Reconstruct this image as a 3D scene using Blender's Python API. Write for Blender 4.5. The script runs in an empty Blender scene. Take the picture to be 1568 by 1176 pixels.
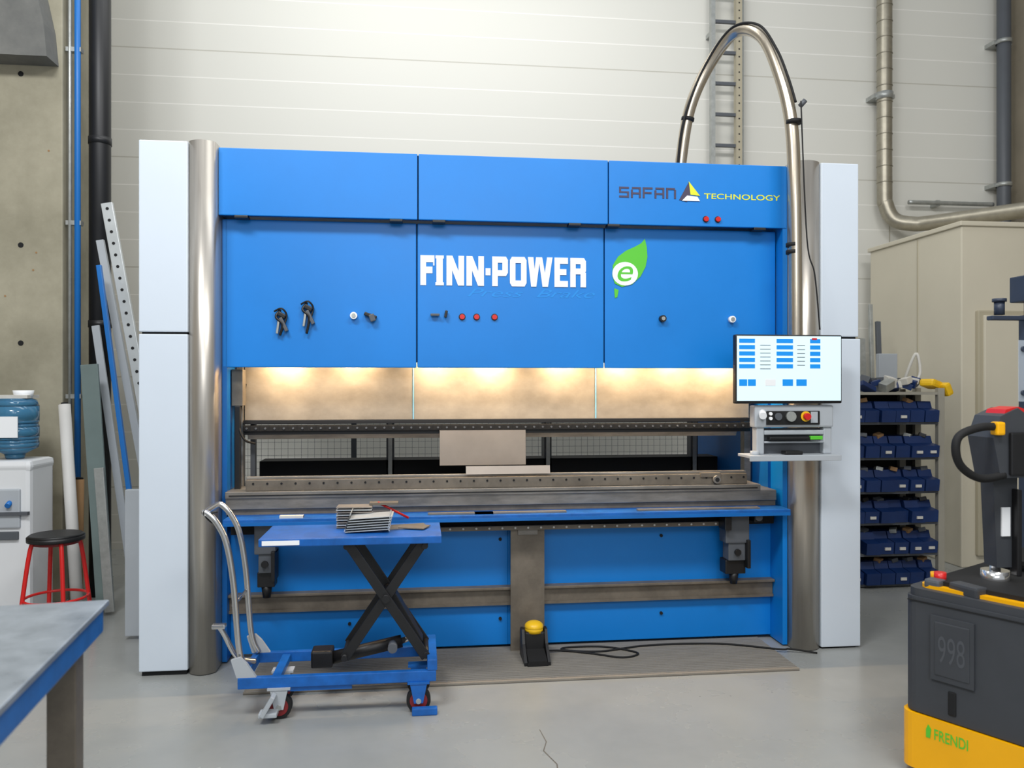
import bpy, bmesh, math, random
from mathutils import Vector, Matrix, Euler
random.seed(4)
TH=6.69
def lin(c):
    return tuple(((v/255)/12.92 if v/255<=.04045 else ((v/255+.055)/1.055)**2.4) for v in c)+(1,)
def mat(name,col,rough=.5,metal=0,var=.0,scale=4,bump=0,stretch=(1,1,1),col2=None,emit=0,alpha=1,trans=0,rvar=0,detail=6,coat=0):
    m=bpy.data.materials.new(name);m.use_nodes=True;nt=m.node_tree;N=nt.nodes;L=nt.links
    b=N['Principled BSDF'];c=lin(col);b.inputs['Base Color'].default_value=c
    b.inputs['Roughness'].default_value=rough;b.inputs['Metallic'].default_value=metal
    b.inputs['Transmission Weight'].default_value=trans;b.inputs['Alpha'].default_value=alpha
    b.inputs['Coat Weight'].default_value=coat
    if emit: b.inputs['Emission Color'].default_value=c;b.inputs['Emission Strength'].default_value=emit
    if var or bump or rvar or col2:
        tc=N.new('ShaderNodeTexCoord');mp=N.new('ShaderNodeMapping');mp.inputs['Scale'].default_value=stretch
        nz=N.new('ShaderNodeTexNoise');nz.inputs['Scale'].default_value=scale;nz.inputs['Detail'].default_value=detail
        nz.inputs['Roughness'].default_value=.65
        L.new(tc.outputs['Object'],mp.inputs[0]);L.new(mp.outputs[0],nz.inputs['Vector'])
        rp=N.new('ShaderNodeValToRGB');rp.color_ramp.elements[0].position=.32;rp.color_ramp.elements[1].position=.68
        d=lin(col2) if col2 else tuple(v*(1-var) for v in c[:3])+(1,)
        rp.color_ramp.elements[0].color=d;rp.color_ramp.elements[1].color=c
        L.new(nz.outputs[0],rp.inputs[0]);L.new(rp.outputs[0],b.inputs['Base Color'])
        if rvar:
            mr=N.new('ShaderNodeMapRange');mr.inputs['To Min'].default_value=rough-rvar;mr.inputs['To Max'].default_value=rough+rvar
            L.new(nz.outputs[0],mr.inputs['Value']);L.new(mr.outputs[0],b.inputs['Roughness'])
        if bump:
            bp=N.new('ShaderNodeBump');bp.inputs['Strength'].default_value=bump;bp.inputs['Distance'].default_value=.01
            L.new(nz.outputs[0],bp.inputs['Height']);L.new(bp.outputs[0],b.inputs['Normal'])
    return m
M={}
M['blue']=mat('machine_blue_paint',(0,126,214),.42,0,.10,1.5,rvar=.05)
M['blue2']=mat('machine_blue_dark',(0,104,186),.45,0,.22,3)
M['cartblue']=mat('cart_blue_paint',(16,102,190),.42,0,.4,9)
M['white']=mat('column_white_paint',(210,220,231),.35,0,.04,1.2)
M['steel']=mat('brushed_steel',(200,194,185),.34,.8,.14,5,stretch=(10,10,.3),rvar=.06)
M['steelh']=mat('worn_steel',(152,147,140),.42,.5,.45,6,stretch=(.7,3,3),rvar=.1)
M['beam']=mat('beam_steel',(168,158,144),.42,.35,.26,7,stretch=(1,1,1.4),rvar=.08,detail=9)
M['dull']=mat('dull_sheet',(150,142,134),.4,.35,.15,4,rvar=.05)
M['brown']=mat('oiled_steel',(126,117,105),.5,.3,.4,7)
M['black']=mat('black_paint',(22,22,24),.45,0,.3,9)
M['rubber']=mat('black_rubber',(14,14,15),.75)
M['grey']=mat('grey_plastic',(84,88,94),.5,0,.1,6)
M['lgrey']=mat('light_grey_panel',(176,182,188),.45,0,.1,3)
M['chrome']=mat('chrome',(215,215,215),.18,.9,.1,8)
M['tube']=mat('stainless_tube',(205,194,176),.27,.85,.2,6,stretch=(3,3,.6))
M['galv']=mat('galvanised',(180,183,180),.4,.55,.25,18)
M['galv2']=mat('galvanised_duct',(168,162,146),.38,.6,.25,10)
M['zinc']=mat('zinc_sheet',(200,205,206),.35,.3,.15,6)
M['red']=mat('red_plastic',(205,30,28),.35)
M['redwheel']=mat('red_wheel',(128,30,34),.5,0,.3,12)
M['yellow']=mat('yellow_plastic',(238,190,30),.4)
M['orange']=mat('truck_yellow_paint',(250,180,0),.35,0,.08,3)
M['truck']=mat('truck_grey_cover',(60,63,68),.55,0,.15,6,bump=.05)
M['emboss']=mat('embossed_cover',(74,77,82),.5)
M['green']=mat('leaf_green',(88,195,50),.45)
M['logow']=mat('logo_white',(242,244,246),.5)
M['logod']=mat('logo_dark',(66,58,84),.5)
M['logoy']=mat('logo_yellow',(225,228,50),.5)
M['faint']=mat('faint_blue_lettering',(18,138,222),.5)
M['seam']=mat('beam_seam_light',(130,190,225),.5)
M['wood']=mat('mat_wood',(142,136,126),.75,0,.25,5,stretch=(1,12,1))
M['woodd']=mat('mat_groove',(98,92,84),.85)
M['beige']=mat('cabinet_beige',(204,197,178),.5,0,.05,1.5)
M['beiged']=mat('cabinet_trim',(172,164,142),.5)
M['bin']=mat('blue_bin',(16,48,102),.45,0,.3,5)
M['rack']=mat('rack_grey',(160,156,144),.5,0,.15,4)
M['paper']=mat('paper_white',(210,207,199),.7,0,.1,20)
M['card']=mat('cardboard',(160,124,84),.8,0,.15,8)
M['water']=mat('blue_water_bottle',(90,165,215),.12,0,trans=.65)
M['cooler']=mat('cooler_white',(222,224,226),.35)
M['clear']=mat('clear_shield',(215,225,235),.1,0,alpha=.3)
M['screen']=mat('screen_white',(200,224,232),.3,emit=.5)
M['sblue']=mat('screen_blue',(10,125,205),.3,emit=.5)
M['slate']=mat('mast_slate',(48,58,76),.45,0,.15,5)
M['bench']=mat('bench_steel_top',(184,192,200),.3,.3,.4,3,rvar=.1,col2=(126,134,142))
M['benchblue']=mat('bench_blue',(30,110,190),.45,0,.3,8)
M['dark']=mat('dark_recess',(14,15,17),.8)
M['tubew']=mat('white_roll',(214,212,208),.55,0,.08,5)
M['sage']=mat('sage_panel',(112,128,126),.5,0,.15,4)
M['bluepipe']=mat('blue_pipe',(20,110,190),.4)
M['blackpipe']=mat('black_pipe',(26,27,30),.45,0,.15,3)
M['concrete']=mat('pillar_concrete',(172,166,146),.85,0,.0,2.2,bump=.25,col2=(142,137,118),detail=10)
M['concd']=mat('corbel_concrete',(122,122,118),.85,0,.0,4,bump=.25,col2=(100,101,99),detail=10)

class G:
    def __init__(s,root,name):
        s.root=root;s.name=name;s.bm=bmesh.new();s.mats=[]
    def mi(s,m):
        m=M[m]
        if m not in s.mats:s.mats.append(m)
        return s.mats.index(m)
    def _tag(s,n0,m,smooth=False):
        i=s.mi(m)
        s.bm.faces.ensure_lookup_table()
        for f in s.bm.faces[n0:]:
            f.material_index=i;f.smooth=smooth
    def obox(s,c,size,m,rot=(0,0,0),bev=0):
        t=bmesh.new();bmesh.ops.create_cube(t,size=1)
        for v in t.verts: v.co=Vector((v.co.x*size[0],v.co.y*size[1],v.co.z*size[2]))
        if bev: bmesh.ops.bevel(t,geom=t.edges[:],offset=min(bev,.45*min(size)),segments=2,affect='EDGES',profile=.6)
        R=Euler([math.radians(a) for a in rot]).to_matrix().to_4x4();R.translation=Vector(c)
        t.transform(R);s._merge(t,m,False);return s
    def box(s,x0,x1,y0,y1,z0,z1,m,bev=0):
        return s.obox(((x0+x1)/2,(y0+y1)/2,(z0+z1)/2),(abs(x1-x0),abs(y1-y0),abs(z1-z0)),m,(0,0,0),bev)
    def _merge(s,t,m,smooth):
        me=bpy.data.meshes.new('t');t.to_mesh(me);t.free()
        n0=len(s.bm.faces);s.bm.from_mesh(me);bpy.data.meshes.remove(me);s._tag(n0,m,smooth)
    def flatcaps(s,n0):
        s.bm.faces.ensure_lookup_table()
        for f in s.bm.faces[n0:]:
            if len(f.verts)>4: f.smooth=False
    def cyl(s,p0,p1,r,m,r2=None,seg=20,smooth=True):
        p0=Vector(p0);p1=Vector(p1);d=p1-p0;t=bmesh.new()
        bmesh.ops.create_cone(t,cap_ends=True,segments=seg,radius1=r,radius2=r if r2 is None else r2,depth=d.length)
        R=d.to_track_quat('Z','Y').to_matrix().to_4x4();R.translation=(p0+p1)/2;t.transform(R)
        n0=len(s.bm.faces);s._merge(t,m,smooth);s.flatcaps(n0)
        return s
    def bar(s,p0,p1,w,t_,m,bev=.003):
        p0=Vector(p0);p1=Vector(p1);d=p1-p0
        a=math.degrees(math.atan2(d.x,d.z));b=math.degrees(math.atan2(-d.y,math.hypot(d.x,d.z)))
        t=bmesh.new();bmesh.ops.create_cube(t,size=1)
        for v in t.verts: v.co=Vector((v.co.x*w,v.co.y*t_,v.co.z*d.length))
        if bev: bmesh.ops.bevel(t,geom=t.edges[:],offset=bev,segments=2,affect='EDGES',profile=.6)
        R=Matrix.Rotation(math.radians(a),4,'Y')@Matrix.Rotation(math.radians(b),4,'X');R.translation=(p0+p1)/2
        t.transform(R);s._merge(t,m,False);return s
    def sph(s,c,r,m,sc=(1,1,1)):
        t=bmesh.new();bmesh.ops.create_uvsphere(t,u_segments=20,v_segments=12,radius=r)
        t.transform(Matrix.Translation(c)@Matrix.Diagonal((*sc,1)));s._merge(t,m,True);return s
    def prism(s,poly,a0,a1,m,plane='xz',smooth=False):
        t=bmesh.new()
        f=lambda p,a:{'xz':(p[0],a,p[1]),'xy':(p[0],p[1],a),'yz':(a,p[0],p[1])}[plane]
        A=[t.verts.new(f(p,a0)) for p in poly];B=[t.verts.new(f(p,a1)) for p in poly]
        n=len(poly);t.faces.new(A);t.faces.new(B[::-1])
        for i in range(n): t.faces.new((A[i],B[i],B[(i+1)%n],A[(i+1)%n]))
        bmesh.ops.recalc_face_normals(t,faces=t.faces);n0=len(s.bm.faces);s._merge(t,m,smooth)
        if smooth: s.flatcaps(n0)
        return s
    def tube(s,pts,r,m,seg=12,sub=8,smoothpath=True):
        P=[Vector(p) for p in pts]
        if smoothpath and len(P)>2:
            Q=[]
            for i in range(len(P)-1):
                p0=P[max(i-1,0)];p1=P[i];p2=P[i+1];p3=P[min(i+2,len(P)-1)]
                for k in range(sub):
                    t=k/sub
                    Q.append(.5*((2*p1)+(p2-p0)*t+(2*p0-5*p1+4*p2-p3)*t*t+(3*p1-p0-3*p2+p3)*t**3))
            Q.append(P[-1]);P=Q
        t=bmesh.new();rings=[];up=None
        for i,p in enumerate(P):
            d=(P[min(i+1,len(P)-1)]-P[max(i-1,0)]).normalized()
            if up is None: up=d.orthogonal().normalized()
            up=(up-d*up.dot(d)).normalized();v=d.cross(up)
            rings.append([t.verts.new(p+r*(math.cos(a)*up+math.sin(a)*v)) for a in [2*math.pi*j/seg for j in range(seg)]])
        for a,b in zip(rings,rings[1:]):
            for j in range(seg): t.faces.new((a[j],a[(j+1)%seg],b[(j+1)%seg],b[j]))
        t.faces.new(rings[0][::-1]);t.faces.new(rings[-1]);bmesh.ops.recalc_face_normals(t,faces=t.faces)
        s._merge(t,m,True);return s
    def done(s):
        me=bpy.data.meshes.new(s.name);s.bm.to_mesh(me);s.bm.free()
        for m in s.mats: me.materials.append(m)
        o=bpy.data.objects.new(s.name,me);bpy.context.collection.objects.link(o)
        if s.root is not None: o.parent=s.root
        return o
def root(name,parent=None):
    e=bpy.data.objects.new(name,None);bpy.context.collection.objects.link(e);e.empty_display_size=.2
    if parent: e.parent=parent
    return e
def text(rt,name,body,x0,x1,z0,z1,y,m,off=0,shear=0):
    cu=bpy.data.curves.new('tmp','FONT');cu.body=body;cu.offset=off;cu.shear=shear
    o=bpy.data.objects.new('tmp',cu);bpy.context.collection.objects.link(o)
    bpy.context.view_layer.update()
    me=bpy.data.meshes.new_from_object(o.evaluated_get(bpy.context.evaluated_depsgraph_get()))
    bpy.data.objects.remove(o)
    xs=[v.co.x for v in me.vertices];ys=[v.co.y for v in me.vertices]
    a,b,c,d=min(xs),max(xs),min(ys),max(ys)
    for v in me.vertices: v.co=Vector((x0+(v.co.x-a)/(b-a)*(x1-x0),y,z0+(v.co.y-c)/(d-c)*(z1-z0)))
    me.materials.clear();me.materials.append(M[m])
    ob=bpy.data.objects.new(name,me);bpy.context.collection.objects.link(ob);ob.parent=rt;return ob

# ================= ROOM =================
def wallmat():
    m=mat('wall_panel_white',(222,221,214),.6,0);nt=m.node_tree;N=nt.nodes;L=nt.links;b=N['Principled BSDF']
    tc=N.new('ShaderNodeTexCoord');sp=N.new('ShaderNodeSeparateXYZ');L.new(tc.outputs['Object'],sp.inputs[0])
    def frac(sock,per,off,w):
        a=N.new('ShaderNodeMath');a.operation='ADD';a.inputs[1].default_value=off;L.new(sock,a.inputs[0])
        d=N.new('ShaderNodeMath');d.operation='DIVIDE';d.inputs[1].default_value=per;L.new(a.outputs[0],d.inputs[0])
        f=N.new('ShaderNodeMath');f.operation='FRACT';L.new(d.outputs[0],f.inputs[0])
        g=N.new('ShaderNodeMath');g.operation='LESS_THAN';g.inputs[1].default_value=w;L.new(f.outputs[0],g.inputs[0]);return g.outputs[0]
    a=frac(sp.outputs['Z'],.25,.19,.035);c=frac(sp.outputs['Z'],1.0,.44,.01);e=frac(sp.outputs['X'],12.0,7.25,.0012)
    def mix(fac,col,colsock=None,base=None):
        x=N.new('ShaderNodeMix');x.data_type='RGBA'
        L.new(fac,x.inputs['Factor'])
        if colsock is None:x.inputs['A'].default_value=base
        else:L.new(colsock,x.inputs['A'])
        x.inputs['B'].default_value=col;return x.outputs['Result']
    r=mix(a,lin((236,234,228)),None,lin((216,215,207)))
    r=mix(c,lin((186,183,172)),r);r=mix(e,lin((180,176,162)),r)
    L.new(r,b.inputs['Base Color']);return m
M['wall']=wallmat()
M['rwall']=mat('right_wall_concrete',(150,140,122),.8,0,0,2,col2=(132,124,108))
M['floor']=mat('floor_polished_concrete',(156,158,155),.27,0,0,.9,col2=(142,144,142),rvar=.05,detail=5)
G(None,'floor').box(-5,8,-2,7.8,-.1,0,'floor').done()
G(None,'wall_back').box(-5,6.3,7.6,7.8,0,7,'wall').done()
G(None,'wall_right').box(6.1,6.3,-2,7.6,0,7,'rwall').done()
G(None,'wall_left').box(-5.1,-4.9,-2,7.6,0,7,'rwall').done()
G(None,'floor_crack').prism([(.52,3.42),(.53,3.3),(.505,3.22),(.54,3.1),(.52,2.95),(.524,2.95),(.545,3.1),(.510,3.22),(.534,3.3),(.523,3.42)],.0005,.001,'woodd','xy').done()
p=root('concrete_pillar')
g=G(p,'shaft').box(-3.5,-2.43,5.8,6.3,0,7,'concrete',.01)
for x,z in [(-2.7,3.62),(-2.7,2.45),(-2.7,1.78)]:
    g.cyl((x,5.81,z),(x,5.797,z),.018,'dark')
for x,z in [(-2.6,2.4),(-2.62,2.28),(-2.52,3.1),(-2.8,2.1)]: g.cyl((x,5.81,z),(x,5.798,z),.007,'card',seg=8)
g.done()
G(p,'corbel').prism([(-3.5,3.68),(-2.455,3.68),(-2.475,3.9),(-2.56,4.3),(-2.56,7),(-3.5,7)],5.62,5.8,'concd').done()

p=root('drain_pipe');g=G(p,'pipe').cyl((-2.25,5.97,0),(-2.25,5.97,7),.072,'blackpipe',seg=28)
for z in (1.9,3.2): g.cyl((-2.25,5.97,z),(-2.25,5.97,z+.05),.077,'blackpipe',seg=28)
g.done()
p=root('compressed_air_pipe');g=G(p,'pipe').cyl((-2.345,5.83,0),(-2.345,5.83,7),.02,'bluepipe').cyl((-2.395,5.83,0),(-2.395,5.83,7),.012,'galv')
for z in (1.4,2.6,3.8): g.box(-2.42,-2.32,5.82,5.87,z,z+.03,'galv')
g.done()

# ladder
p=root('wall_ladder')
g=G(p,'rails').box(2.81,2.85,7.42,7.48,2.3,7,'galv').box(3.06,3.12,7.42,7.48,2.3,7,'beiged').box(3.14,3.17,7.5,7.58,2.3,7,'galv')
for i in range(60): g.cyl((3.09,7.418,2.35+i*.075),(3.09,7.421,2.35+i*.075),.008,'dark',seg=8)
g.done()
g=G(p,'rungs')
for i in range(15): g.box(2.85,3.06,7.43,7.46,2.6+i*.3,2.63+i*.3,'grey')
g.done()
g=G(p,'brackets')
for z in (3.2,4.9,6.5): g.box(2.82,2.85,7.48,7.6,z,z+.04,'galv').box(3.07,3.1,7.48,7.6,z,z+.04,'galv')
g.done()

# ducts
p=root('ventilation_duct')
g=G(p,'duct').tube([(4.61,7.45,7),(4.61,7.45,5),(4.61,7.45,3.5),(4.62,7.44,3.28),(4.68,7.4,3.13),(4.8,7.3,3.07),(4.95,7.15,3.06),(5.45,6.48,3.06),(6.05,5.65,3.06)],.072,'galv2',seg=24)
g.done()
g=G(p,'joints')
for i in range(22): z=3.5+i*.16;g.cyl((4.61,7.45,z),(4.61,7.45,z+.008),.076,'galv2',seg=24)
g.box(4.5,4.72,7.45,7.6,4.35,4.39,'galv').cyl((4.61,7.45,4.33),(4.61,7.45,4.4),.082,'galv',seg=24).done()
p=root('wall_pipe');g=G(p,'pipe').cyl((5.9,7.45,0),(5.9,7.45,7),.065,'grey',seg=24)
for z in (3.5,4.95): g.cyl((5.9,7.45,z),(5.9,7.45,z+.04),.075,'galv',seg=24).box(5.8,6.0,7.46,7.6,z,z+.04,'galv')
g.done()
p=root('conduit_pipe');G(p,'pipe').tube([(4.9,7.5,3.33),(5.4,7.5,3.33),(5.82,7.5,3.33)],.022,'galv').box(5.2,5.24,7.5,7.6,3.3,3.36,'galv').done()

# cabinet
p=root('electrical_cabinet')
g=G(p,'body').box(4.4,5.78,6.03,7.35,.0,2.8,'beige',.01).box(4.38,5.8,6.01,7.37,2.79,2.83,'beige',.008).box(4.395,4.405,6.6,6.61,0,2.8,'beiged');g.done()
g=G(p,'door').box(4.52,5.7,5.99,6.03,.1,2.1,'beiged',.01).box(4.56,5.66,5.97,6.0,.14,2.06,'beige',.01)
g.box(4.62,4.65,5.93,5.97,1.0,1.2,'grey',.005).done()

# leaning stock
p=root('perforated_steel_rail')
g=G(p,'rail').bar((-2.14,5.80,2.75),(-1.62,5.66,.02),.075,.03,'zinc')
for i in range(34):
    t=(i+.5)/34;x=-2.14+.52*t;y=5.80-.14*t;z=2.75-2.73*t
    g.cyl((x,y-.0145,z),(x,y-.017,z),.011,'dark',seg=8)
g.bar((-2.2,5.84,2.5),(-1.72,5.74,.02),.05,.03,'lgrey').done()
p=root('blue_steel_profile');G(p,'profile').bar((-2.14,5.66,2.3),(-1.82,5.58,.02),.03,.03,'bluepipe').done()
p=root('grey_steel_profile');G(p,'profile').bar((-2.2,5.76,1.9),(-1.92,5.7,.02),.05,.02,'lgrey').done()
p=root('sheet_panel_offcut');G(p,'panel').bar((-2.17,5.58,1.63),(-2.03,5.48,.02),.11,.02,'sage').bar((-2.08,5.5,.95),(-1.99,5.44,.02),.06,.02,'galv').done()
p=root('white_foil_roll');G(p,'roll').cyl((-2.36,5.66,1.36),(-2.17,5.40,.02),.037,'tubew').cyl((-2.362,5.662,1.375),(-2.36,5.66,1.36),.02,'dark').done()
p=root('cardboard_tube');G(p,'tube').cyl((-2.30,5.72,.85),(-2.27,5.62,.02),.04,'card').cyl((-2.301,5.723,.86),(-2.30,5.72,.85),.034,'dark').done()

# water cooler
p=root('water_cooler');X,Yc=-2.525,5.35
g=G(p,'body').box(X-.165,X+.165,Yc-.16,Yc+.16,.0,1.0,'cooler',.03).box(X-.17,X+.17,Yc-.165,Yc+.165,.96,1.03,'cooler',.03)
g.box(X-.11,X+.11,Yc-.175,Yc-.15,.62,.86,'lgrey',.01).box(X-.1,X+.1,Yc-.18,Yc-.16,.55,.6,'grey',.005)
for dx in (-.05,.05): g.cyl((X+dx,Yc-.2,.76),(X+dx,Yc-.16,.78),.016,'red' if dx<0 else 'bluepipe')
g.box(X-.04,X+.16,Yc-.19,Yc-.16,.7,.72,'grey').done()
g=G(p,'bottle')
prof=[(.05,1.03),(.06,1.06),(.13,1.1),(.135,1.13),(.13,1.15),(.135,1.17),(.135,1.23),(.128,1.25),(.135,1.27),(.135,1.36),(.12,1.4),(.09,1.41)]
for a,b in zip(prof,prof[1:]): g.cyl((X,Yc,a[1]),(X,Yc,b[1]),a[0],'water',r2=b[0],seg=28)
g.done()
G(p,'bottle_label').box(X-.08,X+.08,Yc-.14,Yc-.134,1.17,1.3,'logow').done()
G(p,'cup_stack').cyl((X+.05,Yc,1.41),(X+.05,Yc,1.46),.05,'logow',r2=.06).box(X-.12,X+.1,Yc-.06,Yc+.1,1.41,1.43,'paper').done()

# stool
p=root('bar_stool');X,Yc=-2.078,4.874
G(p,'seat').cyl((X,Yc,.6),(X,Yc,.625),.15,'black',seg=32).cyl((X,Yc,.625),(X,Yc,.637),.15,'black',r2=.135,seg=32).cyl((X,Yc,.58),(X,Yc,.6),.12,'redwheel').done()
g=G(p,'legs')
for a in (35,125,215,305):
    ca,sa=math.cos(math.radians(a)),math.sin(math.radians(a))
    g.tube([(X+.08*ca,Yc+.08*sa,.595),(X+.13*ca,Yc+.13*sa,.56),(X+.2*ca,Yc+.2*sa,.01)],.012,'red',sub=6)
g.tube([(X+.165*math.cos(i*math.pi/12),Yc+.165*math.sin(i*math.pi/12),.27) for i in range(25)],.008,'red',sub=2);g.done()

# ================= PRESS BRAKE =================
pb=root('press_brake')
def bulge(a,b,y0,yf,back):
    o=[]
    for i in range(19):
        t=i/18;o.append((a+(b-a)*t,y0-(y0-yf)*math.sin(math.pi*t)**.75))
    return o+[(b,back),(a,back)]
g=G(pb,'column_left_cover').box(-1.422,-1.181,4.27,5.6,.025,1.757,'white',.006).box(-1.422,-1.181,4.27,5.6,1.768,2.752,'white',.006).box(-1.41,-1.19,4.285,5.58,0,2.74,'dark');g.done()
g=G(pb,'column_left_steel').prism(bulge(-1.179,-1.046,4.29,4.25,4.55),.005,2.757,'steel','xy',True);g.done()
g=G(pb,'column_right_cover').box(2.262,2.497,4.27,5.6,.01,1.757,'white',.006).box(2.262,2.485,4.27,5.6,1.768,2.752,'white',.006).box(2.27,2.475,4.285,5.58,0,2.74,'dark');g.done()
g=G(pb,'column_right_steel').prism(bulge(2.098,2.26,4.29,4.245,4.55),.005,2.757,'steel','xy',True);g.done()
G(pb,'side_frames').box(-1.045,-1.02,4.42,4.75,.01,2.38,'blue2').box(2.068,2.096,4.345,5.8,.01,2.74,'blue').box(2.05,2.07,4.5,5.8,.75,1.6,'blue2').box(-1.71,-1.425,4.9,4.94,.02,.88,'lgrey',.005).done()
g=G(pb,'upper_cover')
for a,b in ((-1.045,-.006),(.0,1.047),(1.053,2.09)): g.box(a,b,4.34,4.36,2.39,2.745,'blue',.004)
g.box(-1.045,2.09,4.36,5.5,2.4,2.738,'blue2').box(-1.04,2.09,4.357,4.37,2.39,2.74,'dark');g.done()
g=G(pb,'front_cover')
for a,b in ((-1.045,-.012),(-.006,1.042),(1.048,2.06)): g.box(a,b,4.42,4.44,1.59,2.385,'blue',.005)
g.box(-1.04,2.06,4.437,4.45,1.62,2.385,'dark');g.done()
g=G(pb,'cover_latches')
for x in (-.93,-.12,.11,.86,1.08,1.93): g.box(x-.035,x+.035,4.338,4.4,2.376,2.391,'black',.003)
g.done()
# lettering
L_=G(pb,'front_lettering');cnt=[0]
def lx(px): return .01+(px-645)*(.93/253)
def q(*pts):
    cnt[0]+=1
    L_.prism([(lx(a),2.045+b*.165) for a,b in pts],4.4165-.00004*cnt[0],4.4195,'logow')
def rect(a,b,c,d): q((a,c),(b,c),(b,d),(a,d))
rect(645,653.5,0,1);rect(653,666,.77,1);rect(653,663,.4,.62);rect(664,666,.66,.8)
rect(669,678.5,0,1)
rect(667.5,680,0,.1);rect(667.5,680,.9,1)
for o in (684,714):
    rect(o,o+8.5,0,1);rect(o+18,o+26.5,0,1);q((o,1),(o+9,1),(o+26.5,0),(o+17.5,0))
rect(743,750.5,.36,.6)
def ring(o,w,lo,st=8.5,cut=3):
    rect(o,o+st,lo+.1,.9);rect(o+w-st,o+w,lo+.1,.9)
    q((o,.88),(o+w,.88),(o+w-cut,1),(o+cut,1));rect(o,o+w,.79,.885)
    q((o+cut,lo),(o+w-cut,lo),(o+w,lo+.12),(o,lo+.12));rect(o,o+w,lo+.11,lo+.2)
rect(753,761.5,0,1);ring(753,24,.34)
ring(780,25.5,0)
q((807.5,1),(816,1),(820.5,0),(812.5,0));q((820,1),(826.5,1),(820.5,0),(815,0));q((824,1),(829.5,1),(837.5,0),(830,0));q((837,1),(845.5,1),(838.5,0),(831,0))
rect(848.5,857,0,1);rect(857,869.5,.79,1);rect(857,867,.41,.61);rect(857,869.5,0,.21)
rect(873,881.5,0,1);ring(873,24.5,.44);rect(889,897.5,0,.5)
L_.done()
text(pb,'faint_lettering','Press  Brake',.27,.99,1.985,2.03,4.4188,'faint',0,.4)
def lp(pts): return [(1.09+(a-937)*.00372,2.055+(440-b)*.00372) for a,b in pts]
G(pb,'leaf_logo').prism(lp([(988,367),(991,380),(992,395),(989,410),(981,425),(968,437),(952,441),(941,436),(937,424),(938,408),(946,395),(958,386),(973,379),(982,374)]),4.416,4.4195,'green').prism(lp([(957+20*math.cos(a*math.pi/14),421+18*math.sin(a*math.pi/14)) for a in range(28)]),4.4145,4.416,'logow').prism(lp([(940,443),(947,446),(945,457),(941,458)]),4.4165,4.4195,'green').done()
text(pb,'leaf_letter','e',1.12,1.21,2.082,2.168,4.414,'green',.0,.25)
s_=G(pb,'maker_lettering');k_=[0]
def sb(o,a,b,c,d):
    k_[0]+=1;s_.box(1.11+o+a,1.11+o+b,4.3375-.00004*k_[0],4.3395,2.54+c,2.54+d,'logod')
W=.056;T=.0105;H=.06
for i,ch in enumerate('SAFAN'):
    o=i*.0675
    if ch=='S': sb(o,0,W,H-T,H);sb(o,0,W,.026,.026+T*.8);sb(o,0,W,0,T);sb(o,0,T,.03,H);sb(o,W-T,W,0,.034)
    if ch=='A': sb(o,0,T,0,.045);sb(o,W-T,W,0,H);sb(o,.006,W,H-T,H);sb(o,0,W,.02,.03)
    if ch=='F': sb(o,0,T,0,H);sb(o,0,W,H-T,H);sb(o,0,W-.006,.024,.034)
    if ch=='N': sb(o,0,T,0,H);sb(o,0,W-.006,H-T,H);sb(o,W-T,W,0,.05)
s_.done()
text(pb,'technology_lettering','TECHNOLOGY',1.6,2.05,2.545,2.576,4.3385,'logoy',.008)
G(pb,'triangle_logo').prism([(1.455,2.535),(1.5,2.525),(1.525,2.58),(1.51,2.635)],4.336,4.3395,'logod').prism([(1.51,2.64),(1.575,2.56),(1.52,2.565)],4.335,4.3393,'logoy').prism([(1.47,2.53),(1.575,2.53),(1.56,2.555),(1.5,2.56)],4.335,4.3385,'logow').done()
g=G(pb,'buttons')
for x in (.24,.32,.42): g.cyl((x,4.42,1.872),(x,4.405,1.872),.014,'red').cyl((x,4.421,1.872),(x,4.416,1.872),.019,'black')
for x in (1.61,1.68): g.cyl((x,4.341,2.43),(x,4.325,2.43),.014,'red').cyl((x,4.341,2.43),(x,4.336,2.43),.018,'black')
for x,m_ in ((-.35,'logow'),(1.79,'logow'),(1.38,'black')): g.cyl((x,4.42,1.872),(x,4.39,1.872),.019,m_).cyl((x,4.391,1.872),(x,4.385,1.872),.011,'galv')
g.done()
g=G(pb,'hanging_clamps')
for x,z,h in ((-.74,1.84,.13),(-.6,1.88,.18)):
    g.tube([(x,4.41,z+.06),(x-.02,4.395,z+.02),(x+.015,4.39,z-.02),(x,4.4,z-h*.6)],.007,'black').tube([(x-.03,4.4,z+.05),(x+.01,4.39,z+.065),(x+.035,4.4,z+.03),(x+.02,4.395,z-.03)],.005,'black')
    g.obox((x+.01,4.4,z+.03),(.045,.03,.025),'black',(0,30,0),.006).obox((x+.02,4.4,z-.02),(.018,.03,.08),'grey',(0,-25,0),.004).obox((x-.01,4.4,z-.03),(.012,.02,.08),'galv',(0,8,0),.003)
g.obox((-.26,4.4,1.872),(.07,.03,.02),'black',(0,20,0),.005).obox((-.25,4.395,1.86),(.03,.03,.04),'grey',(0,-20,0),.005)
g.obox((.09,4.4,1.88),(.05,.02,.014),'grey',(0,0,0),.004).obox((.15,4.4,1.885),(.015,.02,.04),'black',(0,10,0),.004);g.done()
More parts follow.
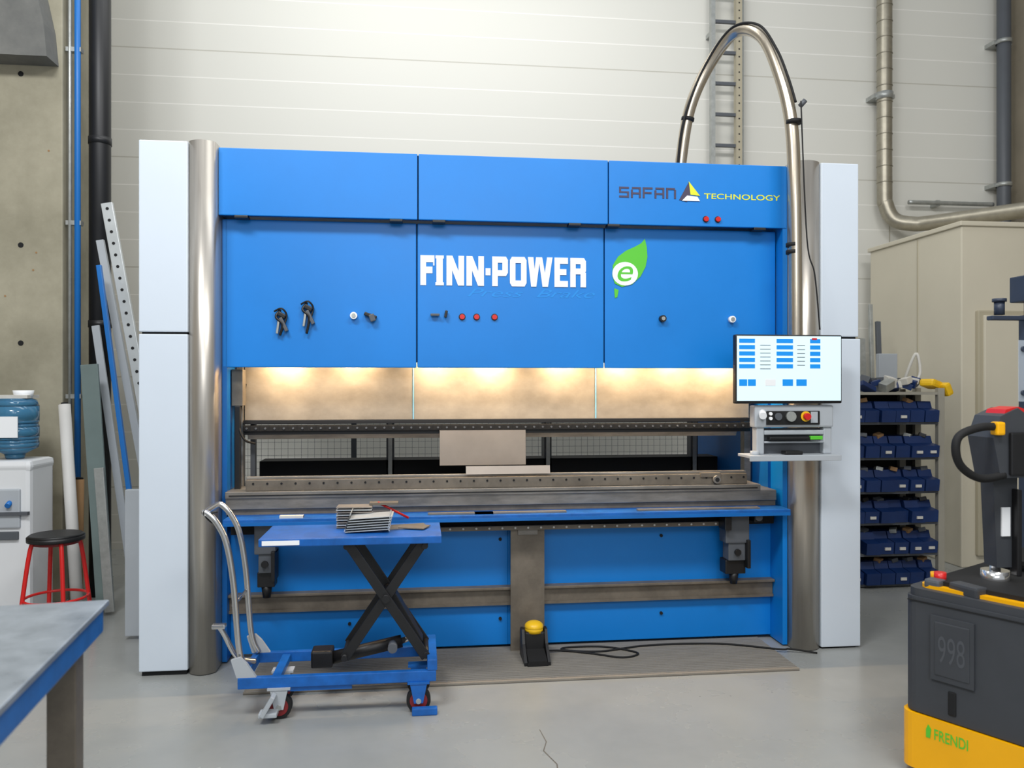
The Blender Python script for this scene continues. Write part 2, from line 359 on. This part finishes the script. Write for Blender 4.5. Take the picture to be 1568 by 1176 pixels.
# punch beam
g=G(pb,'punch_beam')
for a,b in ((-.97,-.033),(-.027,1.037),(1.043,1.985)): g.box(a,b,4.62,4.68,1.29,2.3,'beam',.003)
g.box(-.033,-.027,4.616,4.66,1.29,1.6,'seam').box(1.037,1.043,4.616,4.66,1.29,1.6,'seam').done()
g=G(pb,'tool_clamps').box(-.97,1.985,4.585,4.63,1.275,1.298,'black',.003).box(-.97,1.985,4.575,4.63,1.235,1.268,'rubber',.003).box(-.97,1.985,4.6,4.625,1.215,1.24,'black').prism([(4.6,1.215),(4.622,1.215),(4.612,1.19)],-.95,1.9,'steelh','yz')
for i in range(58): x=-.95+i*.0505;g.cyl((x,4.575,1.252),(x,4.569,1.252),.006,'grey',seg=8).box(x+.02,x+.024,4.573,4.58,1.236,1.268,'dark')
g.done()
g=G(pb,'guides').box(-1.01,-.975,4.6,4.66,.85,1.6,'steelh',.003).box(-.955,-.93,4.7,4.75,.8,1.5,'grey').box(-1.015,-.955,4.5,4.58,1.38,1.58,'brown',.004).box(-1.0,-.97,4.5,4.53,.9,1.38,'black',.004).box(1.99,2.03,4.7,4.76,.8,1.6,'steelh').tube([(-.96,4.6,1.5),(-.98,4.52,1.3),(-.95,4.5,1.2),(-.9,4.55,1.17)],.006,'rubber');g.done()
# bed
g=G(pb,'die_rail').box(-.92,1.88,4.40,4.47,.925,.985,'brown',.004).box(-.92,1.88,4.42,4.45,.985,1.0,'steelh',.003)
for i in range(38): g.cyl((-.88+i*.074,4.401,.965),(-.88+i*.074,4.396,.965),.006,'dark',seg=8)
g.cyl((1.69,4.4,.955),(1.69,4.37,.955),.022,'steelh').cyl((1.69,4.371,.955),(1.69,4.366,.955),.012,'dark')
g.obox((1.66,4.405,.98),(.12,.03,.025),'brown',(0,0,0),.003).done()
g=G(pb,'bed_beam').box(-1.02,1.95,4.375,4.8,.89,.925,'steelh',.003).box(-1.02,2.05,4.385,4.8,.83,.89,'steelh',.004).box(-1.02,2.05,4.40,4.8,.8,.83,'brown').box(-1.0,1.93,4.37,4.376,.903,.908,'dark').done()
g=G(pb,'work_shelf').box(-1.0,2.065,4.24,4.40,.782,.80,'cartblue',.003).box(-1.0,2.065,4.24,4.25,.765,.785,'blue2',.002)
for x,l in ((-.7,.1),(.05,.35),(.3,.5),(1.2,.4),(1.6,.3)): g.box(x,x+l,4.27,4.27+.04,.801,.809,'steelh')
g.box(-.72,-.6,4.26,4.3,.8,.812,'paper').done()
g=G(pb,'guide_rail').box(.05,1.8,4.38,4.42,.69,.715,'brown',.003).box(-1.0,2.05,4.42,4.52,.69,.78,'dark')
for i in range(24): g.cyl((.1+i*.072,4.381,.703),(.1+i*.072,4.376,.703),.006,'paper',seg=8)
g.done()
g=G(pb,'lower_frame').box(-1.02,.505,4.5,4.6,.02,.70,'blue',.004).box(.505,2.068,4.5,4.6,.02,.70,'blue',.004)
g.box(-1.02,2.066,4.44,4.5,.345,.36,'brown',.003).box(-1.02,2.066,4.47,4.5,.26,.345,'brown',.003).box(-1.02,2.066,4.46,4.5,.255,.27,'brown')
for x in (-.38,.46,1.4,):
    for z in (.17,.62): g.cyl((x,4.5,z),(x,4.49,z),.009,'dark',seg=10)
g.done()
g=G(pb,'center_plate').prism([(.51,.012),(.70,.012),(.70,.69),(.66,.69),(.655,.675),(.56,.675),(.555,.69),(.51,.69)],4.41,4.425,'brown').box(.55,.66,4.40,4.41,.66,.69,'steelh').done()
g=G(pb,'front_brackets')
for x0,x1,zt in ((-.86,-.75,.77),(1.72,1.86,.77)):
    xm=(x0+x1)/2
    g.box(x0,x1,4.32,4.42,.6,zt,'grey',.008).box(x0+.02,x1-.02,4.33,4.42,.5,.6,'grey',.006).box(x0+.01,x1-.01,4.35,4.44,.42,.5,'black',.006).cyl((xm,4.38,.36),(xm,4.38,.43),.02,'black',r2=.03)
    g.box(x1-.02,x1,4.30,4.42,.46,.62,'black',.004).cyl((xm,4.325,.55),(xm,4.31,.55),.018,'black')
g.box(1.88,1.93,4.3,4.4,.72,.78,'black',.005).cyl((1.9,4.3,.75),(1.9,4.28,.75),.02,'grey').box(1.7,1.74,4.28,4.38,.68,.76,'black',.006);g.done()
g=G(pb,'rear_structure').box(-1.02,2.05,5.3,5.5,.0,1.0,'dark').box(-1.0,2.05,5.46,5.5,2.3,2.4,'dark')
for x in (-.21,.84,1.86): g.box(x,x+.05,5.3,5.38,.3,2.2,'grey').box(x+.012,x+.038,5.29,5.3,.3,2.2,'galv')
g.done()
g=G(pb,'work_lamps')
for x in (-.5,.5,1.5): g.box(x-.42,x+.42,4.49,4.53,1.668,1.68,'lgrey',.004)
g.done()
wp=root('sheet_metal_workpiece');G(wp,'bent_sheet').prism([(4.56,1.035),(4.563,1.035),(4.572,1.235),(4.569,1.235)],.12,.615,'dull','yz').done()
G(wp,'flat_sheet').prism([(4.392,1.001),(4.395,1.001),(4.41,1.045),(4.407,1.045)],.26,.73,'dull','yz').done()
fe=root('wire_mesh_fence');g=G(fe,'wires')
for i in range(91): g.box(-2.0+i*.05,-1.998+i*.05,6.3,6.302,.1,1.9,'grey')
for i in range(37): g.box(-2.0,2.5,6.302,6.304,.1+i*.05,.102+i*.05,'grey')
g.done();g=G(fe,'posts')
for x in (-2,-.5,1,2.5): g.box(x-.02,x+.02,6.29,6.33,0,1.95,'grey')
g.box(-2,2.5,6.29,6.33,1.9,1.94,'grey').done()

# control arm
ca=root('control_panel_arm')
g=G(ca,'arm_tube').tube([(1.63,4.85,2.74),(1.635,4.84,2.9),(1.68,4.8,3.22),(1.78,4.72,3.47),(1.88,4.56,3.6),(1.955,4.38,3.5),(2.01,4.28,3.27),(2.055,4.22,2.97),(2.065,4.195,2.6),(2.07,4.19,2.2),(2.072,4.19,1.5)],.036,'tube',seg=20,sub=10);g.done()
g=G(ca,'cable').tube([(1.6,4.82,2.74),(1.625,4.78,3.1),(1.73,4.72,3.42),(1.84,4.56,3.61),(1.93,4.37,3.56),(1.99,4.26,3.38),(2.03,4.2,3.2),(2.06,4.17,3.05)],.007,'rubber').tube([(2.08,4.15,3.05),(2.12,4.16,2.3),(2.16,4.15,2.1),(2.2,4.17,1.8)],.004,'rubber')
for z in (2.94,2.22,2.26): g.cyl((2.064,4.2,z),(2.064,4.2,z+.02),.043,'rubber')
g.cyl((1.665,4.806,3.14),(1.668,4.804,3.16),.04,'rubber').cyl((2.10,4.2,3.04),(2.125,4.19,3.07),.014,'grey').cyl((1.63,4.85,2.742),(1.63,4.85,2.76),.06,'grey');g.done()
g=G(ca,'monitor').box(1.73,2.35,4.08,4.12,1.395,1.765,'black',.008).box(1.738,2.342,4.077,4.08,1.41,1.757,'screen').box(1.95,2.19,4.12,4.15,1.48,1.68,'grey',.01)
ys=(4.0755,4.077)
for i in range(5):
    for x,w in ((1.75,.09),(1.965,.095),(2.16,.06)):
        z=1.72-i*.034
        g.box(x,x+w,*ys,z,z+.022,'sblue')
for x in (1.75,1.8,1.9,2.0,2.08,): g.box(x,x+.045 if x<1.9 else x+.06,*ys,1.49,1.525,'sblue' if x!=1.9 else 'logow')
for i in range(7): g.box(1.87,1.93,*ys,1.58+i*.021,1.583+i*.021,'grey')
for i in range(6): g.box(2.085,2.13,*ys,1.6+i*.021,1.603+i*.021,'grey')
g.box(2.17,2.2,4.075,4.0755,1.737,1.747,'red')
g.done().scale=(.97,1,1)
g=G(ca,'control_box').box(1.84,2.30,4.10,4.17,1.265,1.385,'lgrey',.01).box(1.905,2.215,4.092,4.10,1.28,1.355,'black',.004)
g.cyl((2.04,4.092,1.325),(2.04,4.07,1.325),.027,'galv').cyl((2.13,4.092,1.325),(2.13,4.085,1.325),.028,'yellow').cyl((2.13,4.085,1.325),(2.13,4.06,1.325),.018,'red').cyl((1.97,4.092,1.325),(1.97,4.08,1.325),.02,'grey')
for z in (1.34,1.315): g.cyl((1.925,4.092,z),(1.925,4.08,z),.009,'logow')
g.box(2.16,2.2,4.088,4.092,1.29,1.35,'lgrey')
g.cyl((1.89,4.12,1.35),(1.87,4.06,1.33),.02,'logow').done().scale=(.975,1,1)
g=G(ca,'control_bracket').box(1.855,1.9,4.11,4.17,1.12,1.27,'lgrey',.008).box(2.245,2.295,4.11,4.17,1.12,1.27,'lgrey',.008).box(1.9,2.25,4.11,4.17,1.225,1.25,'lgrey',.006).box(1.9,2.25,4.11,4.17,1.18,1.19,'lgrey',.004)
g.box(1.785,2.31,4.04,4.2,1.105,1.12,'lgrey',.004).box(1.785,2.31,4.035,4.045,1.09,1.12,'lgrey',.003).box(1.92,2.18,4.08,4.12,1.2,1.215,'black',.004).box(2.15,2.22,4.07,4.09,1.2,1.22,'green',.003).box(2.0,2.1,4.06,4.12,1.12,1.14,'black',.006).cyl((1.84,4.1,1.11),(1.84,4.1,1.14),.025,'lgrey').box(1.9,2.25,4.15,4.155,1.12,1.26,'grey');g.done().scale=(.975,1,1)

# ================= MAT, PEDAL =================
mt=root('floor_mat');g=G(mt,'slats').box(-.84,1.98,3.965,4.495,.0,.006,'woodd')
n=22
for i in range(n):
    y0=3.965+i*.53/n;g.box(-.84,1.98,y0,y0+.53/n-.005,.004,.012,'wood')
g.done()
fp=root('foot_pedal');g=G(fp,'housing').prism([(4.16,.012),(4.36,.012),(4.36,.15),(4.33,.17),(4.28,.17),(4.25,.1),(4.16,.03)],.555,.57,'black','yz').prism([(4.16,.012),(4.36,.012),(4.36,.15),(4.33,.17),(4.28,.17),(4.25,.1),(4.16,.03)],.68,.695,'black','yz').box(.57,.68,4.26,4.36,.012,.16,'black',.01).box(.57,.68,4.15,4.3,.012,.03,'black').prism([(4.15,.03),(4.28,.06),(4.28,.075),(4.15,.04)],.575,.675,'rubber','yz')
g.cyl((.625,4.3,.15),(.625,4.3,.18),.05,'yellow').sph((.625,4.3,.18),.052,'yellow',(1,1,.6)).done()
G(fp,'cable').tube([(.68,4.34,.03),(.8,4.36,.02),(.95,4.3,.018),(1.1,4.22,.018),(1.2,4.28,.018),(1.05,4.4,.018),(.85,4.42,.018),(.8,4.38,.018),(1.0,4.33,.018),(1.3,4.4,.018),(1.7,4.38,.018),(2.0,4.25,.018),(2.06,4.24,.02),(2.2,4.2,.006)],.005,'rubber').done()

# ================= LIFT CART =================
lc=root('scissor_lift_cart')
g=G(lc,'platform').box(-.716,.106,3.69,4.05,.765,.80,'cartblue',.004).box(-.70,-.535,3.687,3.69,.772,.793,'logow');g.done()
g=G(lc,'scissor_legs')
for y in (3.74,3.96):
    g.bar((-.33,y,.775),(.035,y,.225),.045,.012,'black').bar((.03,y+.016,.77),(-.34,y+.016,.23),.045,.012,'black')
g.cyl((-.15,3.72,.505),(-.15,3.99,.505),.018,'black')
for x,z in ((-.33,.75),(.03,.745),(.035,.235),(-.34,.235)): g.cyl((x,3.73,z),(x,3.98,z),.014,'black')
g.bar((-.13,3.85,.5),(.0,3.85,.27),.05,.1,'black').done()
g=G(lc,'hydraulic_cylinder').cyl((-.42,3.85,.2),(-.08,3.85,.27),.03,'black').cyl((-.08,3.85,.27),(.0,3.85,.3),.014,'chrome').box(-.5,-.4,3.8,3.9,.17,.25,'black',.01).cyl((-.12,3.8,.27),(-.12,3.74,.27),.022,'grey').done()
g=G(lc,'base_frame').box(-.8,.08,3.66,3.69,.14,.19,'cartblue',.004).box(-.8,.08,4.0,4.03,.14,.19,'cartblue',.004).box(-.8,-.77,3.69,4.0,.14,.19,'cartblue',.004).box(.05,.08,3.69,4.0,.14,.19,'cartblue',.004).box(-.66,-.62,3.69,4.0,.15,.18,'cartblue',.004)
g.box(-.66,-.3,3.67,3.68,.12,.14,'cartblue').box(.04,.085,3.66,4.03,.19,.24,'cartblue',.004)
for y in (3.665,4.0): g.prism([(-.805,.19),(-.72,.19),(-.76,.25),(-.79,.28),(-.83,.27)],y,y+.02,'lgrey')
g.done()
g=G(lc,'casters')
for x,y,c in ((-.62,3.68,'l'),(-.64,3.9,'l'),(.0,3.68,'r'),(.0,3.9,'r')):
    g.cyl((x,y-.018,.055),(x,y+.018,.055),.055,'rubber',seg=28).cyl((x,y-.02,.055),(x,y+.02,.055),.04,'redwheel',seg=28).cyl((x,y-.03,.055),(x,y+.03,.055),.012,'galv')
    m_='lgrey' if c=='l' else 'cartblue'
    for s_ in (-1,1): g.prism([(x-.04,.14),(x+.04,.14),(x+.02,.045),(x-.02,.045)],y+s_*.024-.003,y+s_*.024+.003,m_)
    g.box(x-.05,x+.05,y-.03,y+.03,.132,.142,m_)
g.box(-.7,-.62,3.6,3.66,.03,.05,'lgrey',.005).obox((-.66,3.62,.08),(.02,.06,.10),'lgrey',(0,30,0),.004).box(-.03,.085,3.62,3.65,.0,.035,'cartblue',.006).done()
g=G(lc,'handle')
pts=[(-.77,0,.2),(-.805,0,.3),(-.83,0,.6),(-.86,0,.78),(-.9,0,.87),(-.94,0,.915),(-.955,0,.92)]
A=[(a,3.72,c) for a,b,c in pts];B=[(a,3.98,c) for a,b,c in pts]
g.tube(A,.014,'chrome').tube(B,.014,'chrome').tube([A[-1],(-.96,3.75,.92),(-.96,3.95,.92),B[-1]],.014,'chrome').cyl((-.83,3.72,.5),(-.83,3.98,.5),.008,'chrome')
g.tube([(-.9,3.72,.925),(-.94,3.72,.915),(-.955,3.74,.9),(-.93,3.75,.87)],.005,'black').done()
g=G(lc,'foot_lever').tube([(-.76,3.85,.2),(-.83,3.8,.24),(-.88,3.76,.36),(-.9,3.75,.4)],.012,'chrome').box(-.93,-.87,3.73,3.77,.39,.41,'chrome',.006).done()
st=root('sheet_metal_stack');g=G(st,'plates')
for i in range(6):
    z=.804+i*.012
    g.obox((-.24+.004*i,3.86,z+.008),(.2,.15,.003),'zinc',(0,-3,random.uniform(-3,3)),0)
    g.obox((-.34+.004*i,3.86,z+.02),(.003,.15,.03),'zinc',(0,20,0),0).obox((-.14+.002*i,3.86,z+.014),(.003,.15,.02),'zinc',(0,-20,0),0)
for i in range(9): g.obox((-.31,3.97,.805+i*.012),(.17,.1,.004),'zinc' if i%2 else 'dull',(0,0,random.uniform(-2,2)),0)
g.obox((-.07,3.93,.803),(.22,.12,.004),'steelh',(0,0,12)).obox((-.02,3.9,.807),(.13,.1,.004),'brown',(0,0,-20)).cyl((-.2,3.99,.915),(-.05,4.02,.83),.006,'red').box(-.24,-.1,3.97,4.03,.905,.915,'brown');g.done()

# ================= BIN SHELF =================
bs=root('parts_bin_shelf');X0,X1,Ya,Yb=2.95,3.88,5.5,5.82
g=G(bs,'frame')
for x in (X0,X1-.05):
    for y in (Ya,Yb-.04): g.box(x,x+.05,y,y+.04,0,1.47,'rack',.003)
g.box(X1-.19,X1-.14,Yb-.06,Yb-.02,0,1.46,'rack',.003)
zs=(.03,.25,.48,.71,.96,1.22,1.44)
for z in zs: g.box(X0,X1,Ya+.01,Yb,z-.02,z,'rack' if z>1.4 else 'grey')
g.box(X0,X1,Yb-.005,Yb,0,1.44,'dark').done()
g=G(bs,'bins')
for z in zs[:-1]:
    for i in range(7):
        if random.random()<.06: continue
        x=X0+.06+i*.117;o=random.uniform(-.015,.02)
        g.prism([(Ya-.02+o,z),(Yb-.05,z),(Yb-.05,z+.15),(Ya+.08+o,z+.15),(Ya+.06+o,z+.1),(Ya-.03+o,z+.085)],x,x+.108,'bin','yz')
        if random.random()<.5: g.box(x+.035,x+.08,Ya-.034+o,Ya-.024+o,z+.03,z+.05,'paper')
        if random.random()<.85: g.obox((x+.054,Ya+.1,z+.155),(.06,.05,.03),random.choice(['grey','black','card','galv','black','grey']),(random.uniform(-20,20),random.uniform(-20,20),random.uniform(0,90)),.004)
g.done()
g=G(bs,'top_clutter')
for i in range(26): g.obox((X0+.05+random.random()*.8,Ya+.08+random.random()*.14,1.47+random.random()*.06),(.06+random.random()*.08,.07,.03+random.random()*.04),random.choice(['paper','paper','grey','card','galv','bin']),(random.uniform(-25,25),random.uniform(-25,25),random.uniform(0,90)),.005)
g.obox((3.84,5.6,1.5),(.12,.12,.06),'yellow',(0,15,20),.02).obox((3.92,5.56,1.46),(.06,.1,.1),'yellow',(0,-25,10),.02).done()
p=root('steel_profile_bars');g=G(p,'bars')
for x,z,m_,w in ((3.72,2.33,'lgrey',.06),(3.79,2.3,'beiged',.05),(3.86,1.9,'galv',.07),(3.95,2.2,'galv',.03),(4.02,2.05,'grey',.04)):
    g.bar((x,6.6,z),(x-.12,6.3,.01),w,.03,m_)
g.box(3.5,3.98,6.2,6.24,0,1.55,'grey').box(3.76,3.92,6.15,6.2,1.5,1.75,'lgrey',.005).tube([(4.0,6.2,1.5),(4.08,6.15,1.75),(4.1,6.12,1.6),(4.04,6.1,1.5)],.012,'paper').done()

# ================= PALLET STACKER =================
ps=root('electric_pallet_stacker')
bd=root('body',ps)
ang=math.radians(-60);P0=Vector((1.89,2.86,0));P=Vector((1.87,2.9,0));R=Matrix.Rotation(ang,3,'Z')
bd.location=P-R@P0;bd.rotation_euler=(0,0,ang)
def rr(x0,x1,y0,y1,r):
    o=[]
    for cx,cy,a0 in ((x1-r,y0+r,-90),(x1-r,y1-r,0),(x0+r,y1-r,90),(x0+r,y0+r,180)):
        for k in range(6): a=math.radians(a0+k*18);o.append((cx+r*math.cos(a),cy+r*math.sin(a)))
    return o
g=G(bd,'cover').prism(rr(1.89,2.62,2.86,3.75,.05),.245,.685,'truck','xy').prism(rr(1.897,2.613,2.868,3.74,.05),.685,.715,'truck','xy')
g.prism([(2.0,.39),(2.155,.39),(2.155,.63),(2.0,.63)],2.850,2.87,'truck').box(2.015,2.14,2.847,2.856,.41,.61,'truck',.004).box(2.06,2.09,2.855,2.87,.27,.36,'dark',.006).box(1.91,2.6,2.856,2.87,.668,.672,'dark').done()
g=G(bd,'chassis').prism(rr(1.88,2.64,2.85,3.77,.05),.03,.24,'orange','xy').box(2.0,2.15,3.75,4.9,.04,.1,'orange').box(2.4,2.55,3.75,4.9,.04,.1,'orange')
for x in (2.07,2.47): g.cyl((x-.04,4.75,.04),(x+.04,4.75,.04),.04,'rubber')
g.cyl((2.2,3.3,.075),(2.35,3.3,.075),.075,'rubber').done()
g=G(bd,'top_deck').prism(rr(1.93,2.58,2.9,3.70,.04),.715,.728,'orange','xy').prism(rr(1.955,2.555,2.93,3.67,.04),.725,.745,'rubber','xy').box(1.95,2.01,2.9,2.96,.715,.75,'grey',.01).cyl((1.98,2.97,.73),(1.98,2.97,.77),.022,'red').cyl((1.95,3.0,.73),(1.95,3.0,.76),.02,'orange').obox((2.1,2.93,.73),(.12,.06,.045),'truck',(0,0,-15),.01).box(2.0,2.5,3.35,3.66,.74,.79,'black',.02).done()
text(bd,'rental_lettering','FRENDI',2.015,2.135,.165,.205,2.8485,'green',.01)
G(bd,'rental_mark').prism([(1.985,.165),(2.0,.165),(2.004,.2),(1.993,.215),(1.985,.195)],2.8475,2.849,'green').done()
text(bd,'embossed_number','998',2.03,2.125,.46,.56,2.8462,'emboss',-.003)
g=G(ps,'tiller').cyl((2.3,3.08,.72),(2.3,3.08,.78),.05,'chrome').cyl((2.3,3.08,.78),(2.3,3.08,.84),.02,'chrome').prism([(2.27,.80),(2.345,.80),(2.355,1.2),(2.25,1.2)],3.03,3.1,'truck')
g.prism([(2.23,1.15),(2.36,1.15),(2.38,1.28),(2.36,1.37),(2.3,1.41),(2.23,1.38),(2.2,1.3)],2.96,3.1,'truck').box(2.26,2.35,2.945,2.96,1.16,1.32,'black',.008)
g.tube([(2.24,2.97,1.34),(2.14,2.95,1.34),(2.05,2.94,1.31),(2.035,2.94,1.25),(2.07,2.95,1.19),(2.15,2.96,1.15),(2.25,2.97,1.16)],.015,'rubber').tube([(2.36,2.97,1.33),(2.45,2.95,1.335),(2.53,2.94,1.31),(2.545,2.94,1.26),(2.52,2.95,1.2),(2.45,2.96,1.15),(2.36,2.97,1.14)],.015,'rubber')
g.box(2.2,2.235,2.94,2.98,1.31,1.36,'orange',.008).box(2.37,2.405,2.94,2.98,1.31,1.36,'orange',.008).prism([(2.25,1.385),(2.36,1.375),(2.35,1.40),(2.31,1.415),(2.26,1.405)],2.97,3.07,'red').box(2.285,2.32,3.024,3.03,.92,1.03,'logow').box(2.33,2.35,3.0,3.04,.77,1.1,'black',.005)
o=g.done();o.location=(-.08,-.23,0.0)
g=G(ps,'mast').box(2.84,2.92,3.36,3.46,.1,2.02,'slate',.006).box(3.38,3.46,3.36,3.46,.1,2.02,'slate',.006).box(2.84,3.46,3.36,3.42,1.92,2.02,'slate',.006).box(2.62,2.88,3.38,3.42,1.795,1.815,'slate',.005).cyl((2.67,3.4,1.82),(2.67,3.4,1.88),.022,'slate').cyl((2.67,3.4,1.88),(2.67,3.4,1.895),.03,'slate').box(2.76,2.86,3.35,3.45,1.88,2.0,'slate',.006).box(2.80,2.82,3.4,3.44,.7,1.82,'slate')
g.done()
G(ps,'clear_shield').box(2.72,3.46,3.34,3.345,1.42,1.7,'clear').done()
G(ps,'shield_bolts').cyl((2.74,3.34,1.66),(2.74,3.33,1.66),.012,'slate').cyl((2.74,3.34,1.46),(2.74,3.33,1.46),.012,'slate').done()

# ================= WORKBENCH =================
wb=root('steel_workbench')
wb.location=(-.855,2.335,0);wb.rotation_euler=(0,0,math.radians(6.5))
G(wb,'top').box(-1.6,0,-1.5,0,.885,.9,'bench',.004).done()
G(wb,'frame').box(-1.58,-.012,-.045,-.012,.815,.885,'benchblue',.005).box(-.045,-.012,-1.48,-.045,.815,.885,'benchblue',.005).box(-1.58,-1.55,-1.48,-.045,.815,.885,'benchblue',.005).box(-1.55,-.045,-1.48,-1.45,.815,.885,'benchblue',.005).done()
g=G(wb,'legs')
for x in (-.08,-1.55):
    for y in (-.11,-1.45): g.box(x-.035,x+.035,y-.035,y+.035,.0,.815,'brown',.004)
g.box(-1.5,-.1,-.12,-.08,.2,.25,'brown').done()
G(wb,'vise').box(-.62,-.45,-.2,-.02,.9,.93,'truck',.01).box(-.6,-.5,-.18,-.05,.93,1.02,'truck',.015).cyl((-.55,-.3,.99),(-.55,-.05,.99),.02,'galv').done()

# ================= LIGHTS =================
def area(name,loc,target,size,power,col=(1,1,1),sy=None):
    l=bpy.data.lights.new(name,'AREA');l.energy=power;l.color=col;l.size=size
    if sy: l.shape='RECTANGLE';l.size_y=sy
    o=bpy.data.objects.new(name,l);o.location=loc;bpy.context.collection.objects.link(o)
    o.rotation_euler=(Vector(target)-Vector(loc)).to_track_quat('-Z','Y').to_euler();return o
area('hall_lamp_a',(-1.8,.6,5.8),(0,4.4,1),2.0,215,(.98,.99,1),.8)
area('hall_lamp_b',(2.2,.4,5.8),(1.2,4.4,1),2.0,130,(1,.98,.95),.8)
area('front_fill_light',(.3,-1.8,3.6),(.5,4.4,1.2),3.0,75,(.97,.99,1),1.2)  # added fill light behind the camera, lifts the machine's front faces
area('hall_lamp_rear',(-.6,4.9,7.2),(-.3,7.5,2.2),5.0,85,(.99,1,.98),1.0)
area('aisle_fill_light',(.5,6.2,5.6),(.5,6.9,0),3.5,18,(1,.98,.94),.3)  # extra fill added between machine and back wall to brighten the view through
for x,pw in ((-.74,4.2),(-.36,2.8),(.1,3.4),(.42,4.4),(.84,3.4),(1.2,3.6),(1.52,3.2),(1.8,4.4)):
    area('work_lamp_light',(x,4.51,1.655),(x,4.6,1.3),.17,pw,(1,.72,.42),.02)
w=bpy.data.worlds.new('world');bpy.context.scene.world=w;w.use_nodes=True
b=w.node_tree.nodes['Background'];b.inputs[0].default_value=(.9,.95,1,1);b.inputs[1].default_value=.52
cd=bpy.data.cameras.new('camera');cd.lens=28.01;cd.sensor_width=36;cd.clip_end=100
cd.dof.use_dof=True;cd.dof.focus_distance=4.45;cd.dof.aperture_fstop=2.8
co=bpy.data.objects.new('camera',cd);co.location=(0,0,1.5);co.rotation_euler=(math.radians(90),0,math.radians(-TH));bpy.context.collection.objects.link(co)
bpy.context.scene.camera=co
bpy.context.scene.view_settings.view_transform='Standard'
